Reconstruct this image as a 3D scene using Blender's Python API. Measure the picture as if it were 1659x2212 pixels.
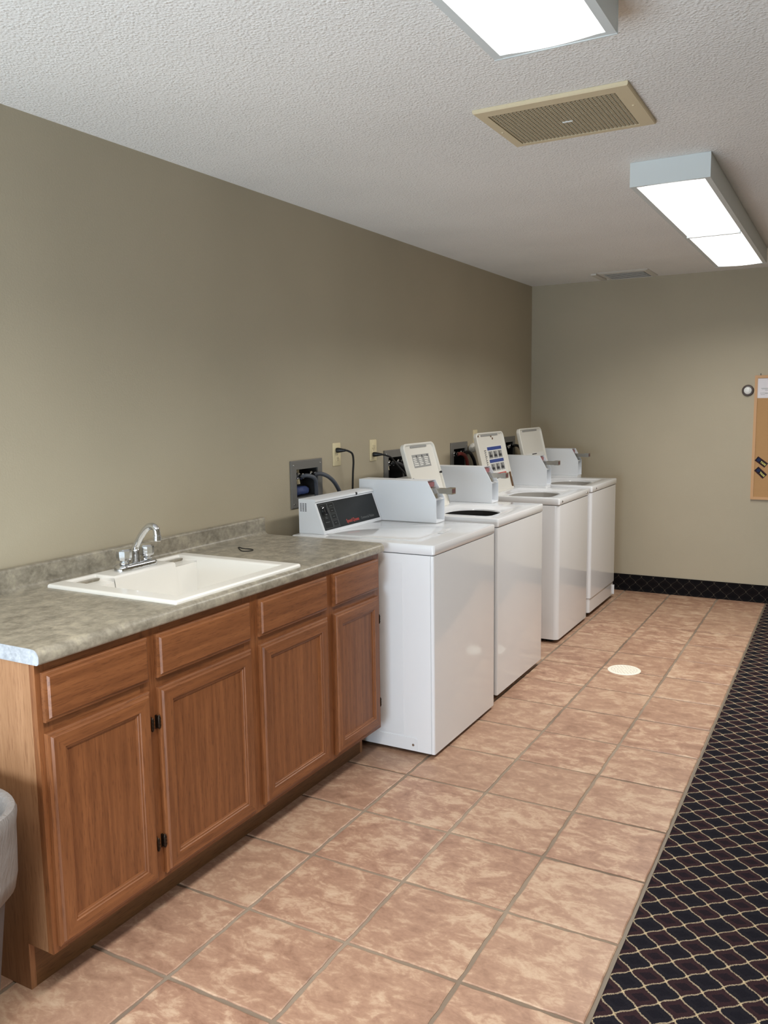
import bpy, bmesh, math, random
from mathutils import Matrix, Vector
random.seed(7)
R = math.radians
for o in list(bpy.data.objects): bpy.data.objects.remove(o)
scene = bpy.context.scene
C = scene.collection

# ------------------------------------------------------------------ camera
IMG_W, IMG_H = 1659, 2212
CAM = Vector((2.2811, 0.0, 1.4799)); YAW, PITCH, ROLL, FPX = R(29.0771), R(-7.3324), R(-0.8218), 1815.58
fw = Vector((-math.sin(YAW)*math.cos(PITCH), math.cos(YAW)*math.cos(PITCH), math.sin(PITCH)))
rt = Vector((math.cos(YAW), math.sin(YAW), 0)); up = rt.cross(fw)
r2 = math.cos(ROLL)*rt + math.sin(ROLL)*up; u2 = -math.sin(ROLL)*rt + math.cos(ROLL)*up
cd = bpy.data.cameras.new('camera'); cam = bpy.data.objects.new('camera', cd); C.objects.link(cam)
cd.sensor_fit = 'VERTICAL'; cd.sensor_height = 36.0; cd.lens = FPX*36.0/IMG_H; cd.clip_start = .02
cam.matrix_world = Matrix(((r2.x, u2.x, -fw.x, CAM.x), (r2.y, u2.y, -fw.y, CAM.y), (r2.z, u2.z, -fw.z, CAM.z), (0, 0, 0, 1)))
scene.camera = cam

# ------------------------------------------------------------------ world, daylight, exposure
w = bpy.data.worlds.new('world'); scene.world = w; w.use_nodes = True
bg = w.node_tree.nodes['Background']; bg.inputs[0].default_value = (.62, .78, 1.0, 1); bg.inputs[1].default_value = 1.0
DAY = 93.0
al = bpy.data.lights.new('window_daylight', 'AREA'); al.shape = 'RECTANGLE'; al.size = 1.75; al.size_y = 1.2
al.energy = DAY; al.color = (.71, .865, 1.0)
alo = bpy.data.objects.new('window_daylight', al); C.objects.link(alo)
alo.location = (1.02, -.96, .70); alo.rotation_euler = (R(100), 0, 0)     # shines into the room, +y
LAMP = 2.2; LAMP_W = 36.0; LAMP_SPREAD = 150.0
vs = scene.view_settings
vs.view_transform = 'Standard'; vs.look = 'None'; vs.exposure = 0.0; vs.gamma = 1.0; vs.use_curve_mapping = False

# ------------------------------------------------------------------ helpers
def lin(r, g=None, b=None):
    if g is None: r, g, b = r
    f = lambda c: (c/255/12.92) if c/255 <= .04045 else ((c/255+.055)/1.055)**2.4
    return (f(r), f(g), f(b), 1)

def new_mat(name):
    m = bpy.data.materials.new(name); m.use_nodes = True
    nt = m.node_tree; return m, nt, nt.nodes['Principled BSDF']

def mat(name, col, rough=.5, metal=0., coat=0., spec=None, bump=None, emit=None, alpha=None):
    m, nt, b = new_mat(name)
    b.inputs['Base Color'].default_value = lin(col); b.inputs['Roughness'].default_value = rough
    b.inputs['Metallic'].default_value = metal; b.inputs['Coat Weight'].default_value = coat
    if spec is not None: b.inputs['Specular IOR Level'].default_value = spec
    if bump:
        n = nt.nodes.new('ShaderNodeTexNoise'); n.inputs['Scale'].default_value = bump[0]; n.inputs['Detail'].default_value = 3
        tc = nt.nodes.new('ShaderNodeTexCoord'); nt.links.new(tc.outputs['Object'], n.inputs['Vector'])
        bp = nt.nodes.new('ShaderNodeBump'); bp.inputs['Strength'].default_value = bump[1]; bp.inputs['Distance'].default_value = bump[2]
        nt.links.new(n.outputs[0], bp.inputs['Height']); nt.links.new(bp.outputs[0], b.inputs['Normal'])
    if emit:
        b.inputs['Emission Color'].default_value = (*emit[:3], 1); b.inputs['Emission Strength'].default_value = emit[3]
    return m

class N:                                        # small node-building helper
    def __init__(s, nt): s.nt = nt
    def node(s, t, ins=None, **kw):
        n = s.nt.nodes.new(t)
        for k, v in kw.items(): setattr(n, k, v)
        for k, v in (ins or {}).items():
            if hasattr(v, 'is_linked') or isinstance(v, bpy.types.NodeSocket): s.nt.links.new(v, n.inputs[k])
            else: n.inputs[k].default_value = v
        return n
    def math(s, op, a, b=None, clamp=False):
        n = s.nt.nodes.new('ShaderNodeMath'); n.operation = op; n.use_clamp = clamp
        for i, v in enumerate((a, b)):
            if v is None: continue
            if isinstance(v, bpy.types.NodeSocket): s.nt.links.new(v, n.inputs[i])
            else: n.inputs[i].default_value = v
        return n.outputs[0]
    def mix(s, fac, a, b, blend='MIX'):
        n = s.nt.nodes.new('ShaderNodeMix'); n.data_type = 'RGBA'; n.blend_type = blend
        for i, v in ((0, fac), (6, a), (7, b)):
            if isinstance(v, bpy.types.NodeSocket): s.nt.links.new(v, n.inputs[i])
            else: n.inputs[i].default_value = v
        return n.outputs[2]
    def ramp(s, fac, stops):
        n = s.nt.nodes.new('ShaderNodeValToRGB'); e = n.color_ramp.elements
        while len(e) < len(stops): e.new(.5)
        for el, (p, c) in zip(e, stops): el.position = p; el.color = c
        s.nt.links.new(fac, n.inputs[0]); return n.outputs[0]
    def noise(s, vec, scale, detail=3, rough=.5, dist=0.):
        n = s.node('ShaderNodeTexNoise', {'Scale': scale, 'Detail': detail, 'Roughness': rough, 'Distortion': dist})
        s.nt.links.new(vec, n.inputs['Vector']); return n.outputs[0]

def obj(name, bm, material, parent=None, smooth=35, label=None):
    me = bpy.data.meshes.new(name)
    bmesh.ops.recalc_face_normals(bm, faces=bm.faces[:])
    bm.to_mesh(me); bm.free()
    ms = material if isinstance(material, (list, tuple)) else [material]
    for m in ms: me.materials.append(m)
    if smooth:
        for p in me.polygons: p.use_smooth = True
        me.set_sharp_from_angle(angle=R(smooth))
    o = bpy.data.objects.new(name, me); C.objects.link(o)
    if parent: o.parent = parent
    if label: o['label'] = label
    return o
def tag(o, label, cat, group=None):
    o['label'] = label; o['category'] = cat
    if group: o['group'] = group
    return o
def thing(name, label, cat, loc=(0, 0, 0), group=None):
    o = bpy.data.objects.new(name, None); C.objects.link(o); o.location = loc; o.empty_display_size = .1
    return tag(o, label, cat, group)
def struct(name, bm, m, smooth=0):
    o = obj(name, bm, m, smooth=smooth); o['kind'] = 'structure'; return o
def B(): return bmesh.new()
def box(bm, x0, x1, y0, y1, z0, z1, mi=0):
    vs_ = [bm.verts.new((x, y, z)) for x in (x0, x1) for y in (y0, y1) for z in (z0, z1)]
    for f in ((0, 1, 3, 2), (4, 6, 7, 5), (0, 4, 5, 1), (2, 3, 7, 6), (0, 2, 6, 4), (1, 5, 7, 3)):
        fc = bm.faces.new([vs_[i] for i in f]); fc.material_index = mi
    return bm
def bx(*a): return box(B(), *a)
def bev(bm, wd=.003, seg=2, ang=30):
    ed = [e for e in bm.edges if len(e.link_faces) == 2 and e.calc_face_angle(0) > R(ang)]
    bmesh.ops.bevel(bm, geom=ed, offset=wd, segments=seg, profile=.5, affect='EDGES', clamp_overlap=True); return bm
def bbx(x0, x1, y0, y1, z0, z1, wd=.003, seg=2): return bev(bx(x0, x1, y0, y1, z0, z1), wd, seg)
def ext(bm, pts, axis, a0, a1, mi=0):
    """polygon (two coordinates, in xyz order without the axis) extruded along axis"""
    def mk(p, a):
        q = list(p); q.insert('xyz'.index(axis), a); return bm.verts.new(q)
    l0 = [mk(p, a0) for p in pts]; l1 = [mk(p, a1) for p in pts]; n = len(pts)
    fs = [bm.faces.new(l0), bm.faces.new(l1[::-1])]
    for i in range(n): fs.append(bm.faces.new((l0[i], l0[(i+1) % n], l1[(i+1) % n], l1[i])))
    for f in fs: f.material_index = mi
    return bm
def rr(cx, cy, w_, h_, r, n=5):
    r = min(r, w_/2-1e-5, h_/2-1e-5); out = []
    for sx, sy, a in ((1, 1, 0), (-1, 1, 90), (-1, -1, 180), (1, -1, 270)):
        for k in range(n+1):
            t = R(a+90*k/n); out.append((cx+sx*(w_/2-r)+r*math.cos(t), cy+sy*(h_/2-r)+r*math.sin(t)))
    return out
def loft(bm, loops, axis='z', cap0=True, cap1=True, mis=None):
    """loops: list of (points2d, coordinate on axis)"""
    rows = []
    for pts, a in loops:
        row = []
        for p in pts:
            q = list(p); q.insert('xyz'.index(axis), a); row.append(bm.verts.new(q))
        rows.append(row)
    n = len(rows[0])
    for j in range(len(rows)-1):
        for i in range(n):
            f = bm.faces.new((rows[j][i], rows[j][(i+1) % n], rows[j+1][(i+1) % n], rows[j+1][i]))
            if mis: f.material_index = mis[j]
    if cap0: bm.faces.new(rows[0])
    if cap1:
        f = bm.faces.new(rows[-1][::-1])
        if mis: f.material_index = mis[-1]
    return bm
def lathe(bm, prof, cx=0, cy=0, cz=0, axis='z', n=24, mi=0):
    rows = []
    for r, h in prof:
        row = []
        for k in range(n):
            a = 2*math.pi*k/n; c, s = r*math.cos(a), r*math.sin(a)
            p = {'z': (c, s, h), 'x': (h, c, s), 'y': (c, h, s)}[axis]
            row.append(bm.verts.new((p[0]+cx, p[1]+cy, p[2]+cz)))
        rows.append(row)
    for j in range(len(rows)-1):
        for i in range(n):
            f = bm.faces.new((rows[j][i], rows[j][(i+1) % n], rows[j+1][(i+1) % n], rows[j+1][i])); f.material_index = mi
    bm.faces.new(rows[0]).material_index = mi; bm.faces.new(rows[-1][::-1]).material_index = mi
    return bm
def spline(P, n=8):
    P = [Vector(p) for p in P]; out = []
    for i in range(len(P)-1):
        p0 = P[max(i-1, 0)]; p1 = P[i]; p2 = P[i+1]; p3 = P[min(i+2, len(P)-1)]
        for k in range(n):
            t = k/n
            out.append(.5*((2*p1)+(-p0+p2)*t+(2*p0-5*p1+4*p2-p3)*t*t+(-p0+3*p1-3*p2+p3)*t**3))
    out.append(P[-1]); return out
def tube(bm, P, r, n=10, sm=8, closed=False):
    Q = spline(P, sm) if sm else [Vector(p) for p in P]
    if closed: Q = Q[:-1]
    rs = r if callable(r) else (lambda t: r)
    rows = []; ref = None; L = len(Q)
    for i, q in enumerate(Q):
        a = Q[(i-1) % L] if (closed or i > 0) else q; b = Q[(i+1) % L] if (closed or i < L-1) else q
        t = (b-a).normalized()
        if ref is None: ref = t.orthogonal().normalized()
        ref = (ref - t*ref.dot(t)).normalized(); bi = t.cross(ref)
        rad = rs(i/max(L-1, 1))
        rows.append([bm.verts.new(q+rad*(math.cos(2*math.pi*k/n)*ref+math.sin(2*math.pi*k/n)*bi)) for k in range(n)])
    for j in range(L if closed else L-1):
        A, D = rows[j], rows[(j+1) % L]
        for i in range(n): bm.faces.new((A[i], A[(i+1) % n], D[(i+1) % n], D[i]))
    if not closed: bm.faces.new(rows[0][::-1]); bm.faces.new(rows[-1])
    return bm
def text(name, body, size, matrix, material, parent, depth=.0003, align='LEFT', xs=1.0, bold=0.0):
    cu = bpy.data.curves.new('txt', 'FONT'); cu.body = body; cu.size = size; cu.extrude = depth; cu.align_x = align; cu.resolution_u = 2; cu.offset = bold
    t = bpy.data.objects.new('txt', cu); C.objects.link(t)
    me = bpy.data.meshes.new_from_object(t.evaluated_get(bpy.context.evaluated_depsgraph_get()))
    bpy.data.objects.remove(t); bpy.data.curves.remove(cu)
    me.transform(matrix @ Matrix.Diagonal((xs, 1, 1, 1)))
    me.materials.clear(); me.materials.append(material); me.name = name
    o = bpy.data.objects.new(name, me); C.objects.link(o); o.parent = parent; return o
def frame_m(origin, ex, ey, ez):
    ex, ey, ez = Vector(ex).normalized(), Vector(ey).normalized(), Vector(ez).normalized()
    return Matrix(((ex.x, ey.x, ez.x, origin[0]), (ex.y, ey.y, ez.y, origin[1]), (ex.z, ey.z, ez.z, origin[2]), (0, 0, 0, 1)))

# ------------------------------------------------------------------ materials
def paint(name, col, rough, fine, fd, coarse=None, cdist=0.):
    m, nt, b = new_mat(name); n = N(nt)
    tc = n.node('ShaderNodeTexCoord').outputs['Object']
    v = n.noise(tc, 1.3, 3)
    c = Vector(lin(col)[:3])
    col_ = n.ramp(v, [(.3, (*(c*.95), 1)), (.7, (*(c*1.04), 1))])
    nt.links.new(col_, b.inputs['Base Color']); b.inputs['Roughness'].default_value = rough
    h = n.noise(tc, fine, 3, .6)
    if coarse:
        vo = n.node('ShaderNodeTexVoronoi', {'Scale': coarse}); nt.links.new(tc, vo.inputs['Vector'])
        g = n.math('SUBTRACT', 1.0, n.math('MULTIPLY', vo.outputs['Distance'], 1.5), True)
        h = n.math('ADD', n.math('MULTIPLY', h, .6), n.math('MULTIPLY', g, n.noise(tc, coarse*.45, 2)))
    bp = n.node('ShaderNodeBump', {'Strength': .8, 'Distance': fd, 'Height': h})
    nt.links.new(bp.outputs[0], b.inputs['Normal'])
    return m
M = {}
M['wall'] = paint('taupe_wall_paint', (180, 169, 146), .62, 160, .0006)
M['ceil'] = paint('popcorn_ceiling', (243, 242, 239), .9, 190, .0045, 105)
M['grout'] = paint('grout', (146, 128, 109), .92, 90, .002)
_n = M['grout'].node_tree; _r = [q for q in _n.nodes if q.type == 'VALTORGB'][0]
_r.color_ramp.elements[0].color = lin(112, 95, 80); _r.color_ramp.elements[1].color = lin(166, 148, 128)

def tile_mat():
    m, nt, b = new_mat('tile_ceramic'); n = N(nt)
    tc = n.node('ShaderNodeTexCoord').outputs['Object']
    oi = n.node('ShaderNodeObjectInfo').outputs['Random']
    off = n.node('ShaderNodeCombineXYZ', {'X': n.math('MULTIPLY', oi, 37.), 'Y': n.math('MULTIPLY', oi, 91.), 'Z': n.math('MULTIPLY', oi, 13.)}).outputs[0]
    p = n.node('ShaderNodeVectorMath', operation='ADD'); nt.links.new(tc, p.inputs[0]); nt.links.new(off, p.inputs[1]); p = p.outputs[0]
    mp = n.node('ShaderNodeMapping', {'Scale': (1.0, 1.6, 1)}); nt.links.new(p, mp.inputs['Vector'])
    a = n.noise(mp.outputs[0], 11.0, 8, .66, .6)
    c = n.noise(p, 2.5, 4, .55)
    e = n.noise(mp.outputs[0], 42, 5, .68, .8)
    s = n.math('ADD', n.math('ADD', n.math('MULTIPLY', a, .6), n.math('MULTIPLY', e, .28)), n.math('MULTIPLY', c, .2))
    col = n.ramp(s, [(.38, lin(134, 98, 78)), (.50, lin(165, 127, 105)), (.545, lin(174, 137, 113)), (.585, lin(190, 156, 130)), (.67, lin(208, 180, 153))])
    tint = n.mix(n.math('MULTIPLY', oi, .3), col, lin(178, 146, 121))
    nt.links.new(tint, b.inputs['Base Color'])
    r_ = n.math('ADD', .34, n.math('MULTIPLY', e, .22)); nt.links.new(r_, b.inputs['Roughness'])
    bp = n.node('ShaderNodeBump', {'Strength': .45, 'Distance': .002, 'Height': s}); nt.links.new(bp.outputs[0], b.inputs['Normal'])
    return m
M['tile'] = tile_mat()

def carpet_mat(name, vertical=False, pu=0.31, pv=0.40, dim=1.0):
    m, nt, b = new_mat(name); n = N(nt)
    tc = n.node('ShaderNodeTexCoord').outputs['Object']
    sx = n.node('ShaderNodeSeparateXYZ'); nt.links.new(tc, sx.inputs[0])
    X = sx.outputs[0]; Y = sx.outputs[2] if vertical else sx.outputs[1]
    per = .0885
    U = n.math('SUBTRACT', n.math('DIVIDE', n.math('ADD', X, Y), per), pu)
    V = n.math('SUBTRACT', n.math('DIVIDE', n.math('SUBTRACT', X, Y), per), pv)
    wob = n.noise(tc, 330, 2)
    wv = n.math('MULTIPLY', n.math('SUBTRACT', wob, .5), .12)
    tp = 2*math.pi
    Uw = n.math('ADD', n.math('ADD', U, wv), n.math('MULTIPLY', n.math('SINE', n.math('MULTIPLY', V, tp)), .036))
    Vw = n.math('ADD', n.math('ADD', V, wv), n.math('MULTIPLY', n.math('SINE', n.math('MULTIPLY', U, tp)), .036))
    def dist(q): return n.math('ABSOLUTE', n.math('SUBTRACT', n.math('FRACT', n.math('ADD', q, .5)), .5))
    dU, dV = dist(Uw), dist(Vw)
    line = n.math('LESS_THAN', n.math('MINIMUM', dU, dV), .036 if not vertical else .020)
    node = n.math('LESS_THAN', n.math('ADD', dU, dV), .11)
    par = n.math('ABSOLUTE', n.math('SUBTRACT', n.math('MODULO', n.math('ADD', n.math('ADD', n.math('FLOOR', Uw), n.math('FLOOR', Vw)), 1000.), 2.), 0.))
    ctr = n.math('GREATER_THAN', n.math('MINIMUM', dU, dV), .27)
    base = n.mix(par, lin(33, 31, 37), lin(54, 37, 40)) if not vertical else n.mix(par, lin(24, 22, 24), lin(27, 23, 24))
    base = n.mix(n.math('MULTIPLY', ctr, .7), base, lin(25, 24, 31) if not vertical else lin(20, 19, 21))
    pile = n.noise(tc, 480, 2)
    lc = n.mix(pile, lin(118, 104, 88), lin(186, 168, 140)) if not vertical else lin(66, 61, 54)
    lc = n.mix(n.math('MULTIPLY', node, .7), lc, lin(206, 184, 146) if not vertical else lin(104, 96, 84))
    col = n.mix(line, base, lc)
    col = n.mix(.35, col, n.mix(pile, (0, 0, 0, 1), (1, 1, 1, 1)), 'OVERLAY')
    nt.links.new(col, b.inputs['Base Color']); b.inputs['Roughness'].default_value = 1.0; b.inputs['Specular IOR Level'].default_value = .1
    bp = n.node('ShaderNodeBump', {'Strength': .7, 'Distance': .004, 'Height': pile}); nt.links.new(bp.outputs[0], b.inputs['Normal'])
    return m
M['carpet'] = carpet_mat('patterned_carpet')
M['carpet_base'] = carpet_mat('carpet_wall_base', True, 12.56, 9.95)

def wood(name, scale, light=(184, 122, 70), dark=(132, 80, 42), rings=1.0):
    m, nt, b = new_mat(name); n = N(nt)
    tc = n.node('ShaderNodeTexCoord').outputs['Object']
    oi = n.node('ShaderNodeObjectInfo').outputs['Random']
    off = n.node('ShaderNodeCombineXYZ', {'X': n.math('MULTIPLY', oi, 3.1), 'Y': n.math('MULTIPLY', oi, 7.7), 'Z': n.math('MULTIPLY', oi, 5.3)}).outputs[0]
    p = n.node('ShaderNodeVectorMath', operation='ADD'); nt.links.new(tc, p.inputs[0]); nt.links.new(off, p.inputs[1]); p = p.outputs[0]
    mp = n.node('ShaderNodeMapping', {'Scale': scale}); nt.links.new(p, mp.inputs['Vector']); q = mp.outputs[0]
    a = n.noise(q, 9, 4, .5, .6)
    wv = n.node('ShaderNodeTexWave', {'Scale': 9.0, 'Distortion': 9.0, 'Detail': 3.0, 'Detail Scale': 1.6}, wave_type='RINGS', rings_direction='SPHERICAL')
    nt.links.new(q, wv.inputs['Vector'])
    fine = n.noise(q, 95, 4, .6)
    pore = n.noise(q, 300, 2, .6)
    s = n.math('ADD', n.math('MULTIPLY', a, .40), n.math('ADD', n.math('MULTIPLY', wv.outputs[1], .13*rings), n.math('MULTIPLY', fine, .47)))
    col = n.ramp(s, [(.30, lin(dark)), (.55, lin([(x+y)/2 for x, y in zip(light, dark)])), (.76, lin(light))])
    pf = n.ramp(pore, [(.56, (0, 0, 0, 1)), (.66, (1, 1, 1, 1))])
    col = n.mix(n.math('MULTIPLY', pf, .35), col, lin(dark), 'MULTIPLY')
    nt.links.new(col, b.inputs['Base Color'])
    b.inputs['Roughness'].default_value = .44; b.inputs['Coat Weight'].default_value = .03; b.inputs['Coat Roughness'].default_value = .25
    bp = n.node('ShaderNodeBump', {'Strength': .15, 'Distance': .001, 'Height': s}); nt.links.new(bp.outputs[0], b.inputs['Normal'])
    return m
OAK_L, OAK_D = (160, 103, 62), (112, 66, 36)
M['oak_v'] = wood('oak_vertical', (1, 1, .07), OAK_L, OAK_D)
M['oak_h'] = wood('oak_horizontal', (1, .07, 1), OAK_L, OAK_D)
M['oak_side'] = wood('oak_side_veneer', (1, 1, .06), (188, 142, 104), (150, 106, 72), .5)
M['oak_dark'] = wood('oak_toe_kick', (1, .07, 1), (140, 100, 62), (100, 68, 40), .4)

def laminate(name, stops, sc=1.0, rough=.32):
    m, nt, b = new_mat(name); n = N(nt)
    tc = n.node('ShaderNodeTexCoord').outputs['Object']
    mp = n.node('ShaderNodeMapping', {'Scale': (1.0, .8, 1.0)}); nt.links.new(tc, mp.inputs['Vector'])
    a = n.noise(mp.outputs[0], 24*sc, 6, .6, .4); c = n.noise(mp.outputs[0], 80*sc, 4, .6); d = n.noise(tc, 4*sc, 3)
    s = n.math('ADD', n.math('ADD', n.math('MULTIPLY', a, .55), n.math('MULTIPLY', c, .3)), n.math('MULTIPLY', d, .2))
    nt.links.new(n.ramp(s, stops), b.inputs['Base Color'])
    b.inputs['Roughness'].default_value = rough
    return m
M['laminate'] = laminate('counter_laminate', [(.38, lin(118, 111, 98)), (.48, lin(142, 135, 120)), (.56, lin(160, 152, 136)), (.68, lin(184, 175, 154))])
M['endcap'] = laminate('laminate_end_cap', [(.40, lin(150, 153, 158)), (.6, lin(186, 188, 192))], 1.6, .5)
M['enamel'] = mat('white_enamel', (234, 235, 237), .11, coat=.4, bump=(420, .03, .0003))
M['enamel_box'] = mat('white_powder_coat', (230, 233, 237), .38)
M['plastic_w'] = mat('white_lid_plastic', (226, 223, 214), .35)
M['acrylic'] = mat('white_acrylic', (250, 247, 240), .25, coat=.2)
M['chrome'] = mat('chrome', (220, 222, 225), .12, 1.0, bump=(60, .25, .002))
M['steel'] = mat('brushed_steel', (196, 194, 190), .20, 1.0)
M['black'] = mat('black_plastic', (22, 22, 24), .42)
M['rubber'] = mat('black_rubber', (26, 26, 28), .6)
M['hose'] = mat('grey_rubber_hose', (74, 78, 86), .5)
M['red_hose'] = mat('red_rubber_hose', (150, 62, 56), .5)
M['panel'] = mat('black_control_panel', (30, 33, 35), .35, spec=.2)
M['panel2'] = mat('black_control_panel_inset', (20, 22, 22), .35, spec=.2)
M['print_grey'] = mat('grey_print', (104, 107, 108), .5)
M['print_red'] = mat('red_print', (206, 70, 56), .5)
M['print_dark'] = mat('dark_print', (62, 60, 64), .6)
M['print_blue'] = mat('blue_print', (48, 70, 140), .5)
M['label_grey'] = mat('grey_label', (150, 150, 148), .5)
M['seam'] = mat('pale_seam', (206, 207, 208), .4)
M['label_white'] = mat('white_label', (232, 231, 226), .5)
M['pink'] = mat('red_label', (146, 92, 96), .5); M['insert'] = mat('dark_red_insert', (92, 58, 60), .45)
M['ivory'] = mat('ivory_plastic', (222, 208, 170), .4)
M['grey_metal'] = mat('grey_box_frame', (122, 120, 116), .5, .3)
M['dark_int'] = mat('dark_box_interior', (40, 39, 38), .7)
M['blue'] = mat('blue_plastic', (58, 74, 124), .55)
M['hinge'] = mat('bronze_hinge', (58, 47, 38), .38, .8)
M['rust'] = mat('rust_stain', (112, 84, 60), .8)
M['vent_frame'] = mat('yellowed_vent', (218, 203, 170), .55)
M['vent_slat'] = mat('dusty_vent_slat', (176, 162, 134), .8, bump=(120, .5, .003))
M['vent_back'] = mat('dusty_vent_recess', (124, 112, 92), .95, bump=(60, .8, .006))
M['throat'] = mat('register_throat', (172, 168, 160), .8)
M['register'] = mat('ceiling_register', (216, 213, 205), .6)
M['fixture'] = mat('fixture_white_metal', (216, 222, 222), .45)
M['lens'] = mat('lit_acrylic_lens', (250, 250, 248), .4, emit=(1.0, .985, .95, LAMP))
M['cork'] = mat('cork', (182, 142, 97), .95, bump=(160, .6, .003))
M['pine'] = mat('pine_frame', (200, 156, 112), .55)
M['paper'] = mat('paper', (226, 222, 226), .8)
M['card'] = mat('dark_card', (28, 24, 32), .6, spec=.15)
M['card_blue'] = mat('card_blue', (34, 46, 78), .6, spec=.15)
M['card_edge'] = mat('card_maroon', (70, 32, 38), .6, spec=.15)
M['yellow'] = mat('yellow_print', (232, 222, 120), .5)
M['bell_ring'] = mat('dark_brown_ring', (70, 56, 50), .4)
M['bell_white'] = mat('white_dome', (228, 228, 224), .25)
M['drain'] = mat('white_drain_plastic', (244, 236, 220), .45)
M['drain_hole'] = mat('drain_hole', (196, 190, 178), .7)
M['alu'] = mat('carpet_edge_strip', (122, 110, 96), .5, .3)
M['bin'] = mat('grey_bin_plastic', (92, 90, 94), .5)
M['grey_tub'] = mat('grey_tub', (176, 172, 166), .4)
M['dark_tub'] = mat('dark_tub', (30, 29, 29), .5)
M['glass_frame'] = mat('window_frame_white', (220, 220, 218), .5)
mg, nt, b_ = new_mat('window_glass'); b_.inputs['Transmission Weight'].default_value = 1; b_.inputs['Roughness'].default_value = 0; b_.inputs['IOR'].default_value = 1.02
M['glass'] = mg
ml, nt, b_ = new_mat('bin_liner'); b_.inputs['Base Color'].default_value = lin(156, 150, 147); b_.inputs['Roughness'].default_value = .35
b_.inputs['Transmission Weight'].default_value = .25; b_.inputs['IOR'].default_value = 1.15
n_ = N(nt); tcx = n_.node('ShaderNodeTexCoord').outputs['Object']
mpx = n_.node('ShaderNodeMapping', {'Scale': (1, 1, .35)}); nt.links.new(tcx, mpx.inputs['Vector'])
bpx = n_.node('ShaderNodeBump', {'Strength': .8, 'Distance': .008, 'Height': n_.noise(mpx.outputs[0], 26, 4, .6, 1.0)}); nt.links.new(bpx.outputs[0], b_.inputs['Normal'])
M['liner'] = ml

# ------------------------------------------------------------------ room shell
YB, HC, XR, YF = 6.5795, 2.3889, 4.4, -1.0
XE = 1.7962                                                  # tile / carpet edge
BOXES = [(3.204, 3.470), (4.104, 4.370), (4.998, 5.268), (5.945, 6.192)]     # washer supply boxes in the left wall
BZ0, BZ1 = .996, 1.2205
bm = B()                                                     # left wall with holes for the recessed boxes
ys = [YF]; holes = []
for a, b in BOXES: ys += [a+.012, b-.012]; holes.append(len(ys)-2)
ys += [YB]; zs = [0, BZ0+.012, BZ1-.012, HC]
for i in range(len(ys)-1):
    for j in range(3):
        if j == 1 and i in holes: continue
        f = bm.faces.new([bm.verts.new((0, ys[i], zs[j])), bm.verts.new((0, ys[i+1], zs[j])), bm.verts.new((0, ys[i+1], zs[j+1])), bm.verts.new((0, ys[i], zs[j+1]))])
bmesh.ops.remove_doubles(bm, verts=bm.verts[:], dist=1e-5)
ge = bmesh.ops.extrude_face_region(bm, geom=bm.faces[:])
bmesh.ops.translate(bm, verts=[v for v in ge['geom'] if isinstance(v, bmesh.types.BMVert)], vec=(-.12, 0, 0))
struct('wall_left', bm, M['wall'])
struct('wall_back', bx(-.12, XR+.12, YB, YB+.12, 0, HC), M['wall'])
struct('wall_right', bx(XR, XR+.12, YF, YB, 0, HC), M['wall'])
bm = B()                                                     # wall behind the camera, with the window opening
WX0, WX1, WZ0, WZ1 = .10, 1.95, .04, 1.36
for a in ((-.12, WX0, 0, HC), (WX1, XR+.12, 0, HC), (WX0, WX1, 0, WZ0), (WX0, WX1, WZ1, HC)): box(bm, a[0], a[1], YF-.12, YF, a[2], a[3])
struct('wall_front', bm, M['wall'])
win = bm = B()
for a in ((WX0, WX0+.06, WZ0, WZ1), (WX1-.06, WX1, WZ0, WZ1), (WX0, WX1, WZ0, WZ0+.06), (WX0, WX1, WZ1-.06, WZ1), (.995, 1.055, WZ0, WZ1)): box(bm, a[0], a[1], YF-.08, YF-.03, a[2], a[3])
wo = struct('window_1', bm, M['glass_frame'])
for a in ((WX0+.06, .995), (1.055, WX1-.06)): obj('pane', bx(a[0], a[1], YF-.058, YF-.052, WZ0+.06, WZ1-.06), M['glass'], wo)
struct('ceiling', bx(-.12, XR+.12, YF-.12, YB+.12, HC, HC+.1), M['ceil'])

# tiled floor: grout bed plus single tiles
S, XA, Y0 = .3406, .7837, 1.8293
floor = struct('floor', bx(-.12, XE, YF-.12, YB+.12, -.12, -.0035), M['grout'])
def tile_mesh(w_, d_, seed):
    rnd = random.Random(seed); bm = B(); g = .0056; n = 9
    def side(ax, ay, bx_, by_):
        out = []
        for k in range(n):
            t = k/n; j = rnd.uniform(-.0018, .0022) if k else .0012
            dx, dy = bx_-ax, by_-ay; L = math.hypot(dx, dy)
            out.append((ax+dx*t-dy/L*j, ay+dy*t+dx/L*j))
        return out
    a, b, c, d = g-w_/2, w_/2-g, g-d_/2, d_/2-g
    lp = side(a, c, b, c)+side(b, c, b, d)+side(b, d, a, d)+side(a, d, a, c)
    ins = [(x*(1-.0035/(w_/2)), y*(1-.0035/(d_/2))) for x, y in lp]
    loft(bm, [(lp, -.012), (lp, -.0018), (ins, 0.0)])
    bmesh.ops.recalc_face_normals(bm, faces=bm.faces[:])
    me = bpy.data.meshes.new('tile'); bm.to_mesh(me); bm.free(); me.materials.append(M['tile']); return me
xl = [0.0, XA-2*S, XA-S, XA, XA+S, XA+2*S, XE]
cache = {}
rows = [Y0+k*S for k in range(-8, 14)]+[YB]
for i in range(len(xl)-1):
    for j in range(len(rows)-1):
        w_, d_ = xl[i+1]-xl[i], rows[j+1]-rows[j]
        key = (round(w_, 3), round(d_, 3), random.randrange(5))
        if key not in cache: cache[key] = tile_mesh(w_, d_, hash(key) % 9999)
        o = bpy.data.objects.new('tile', cache[key]); C.objects.link(o); o.parent = floor
        o.location = ((xl[i]+xl[i+1])/2, (rows[j]+rows[j+1])/2, random.uniform(-.0006, .0004))
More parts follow.
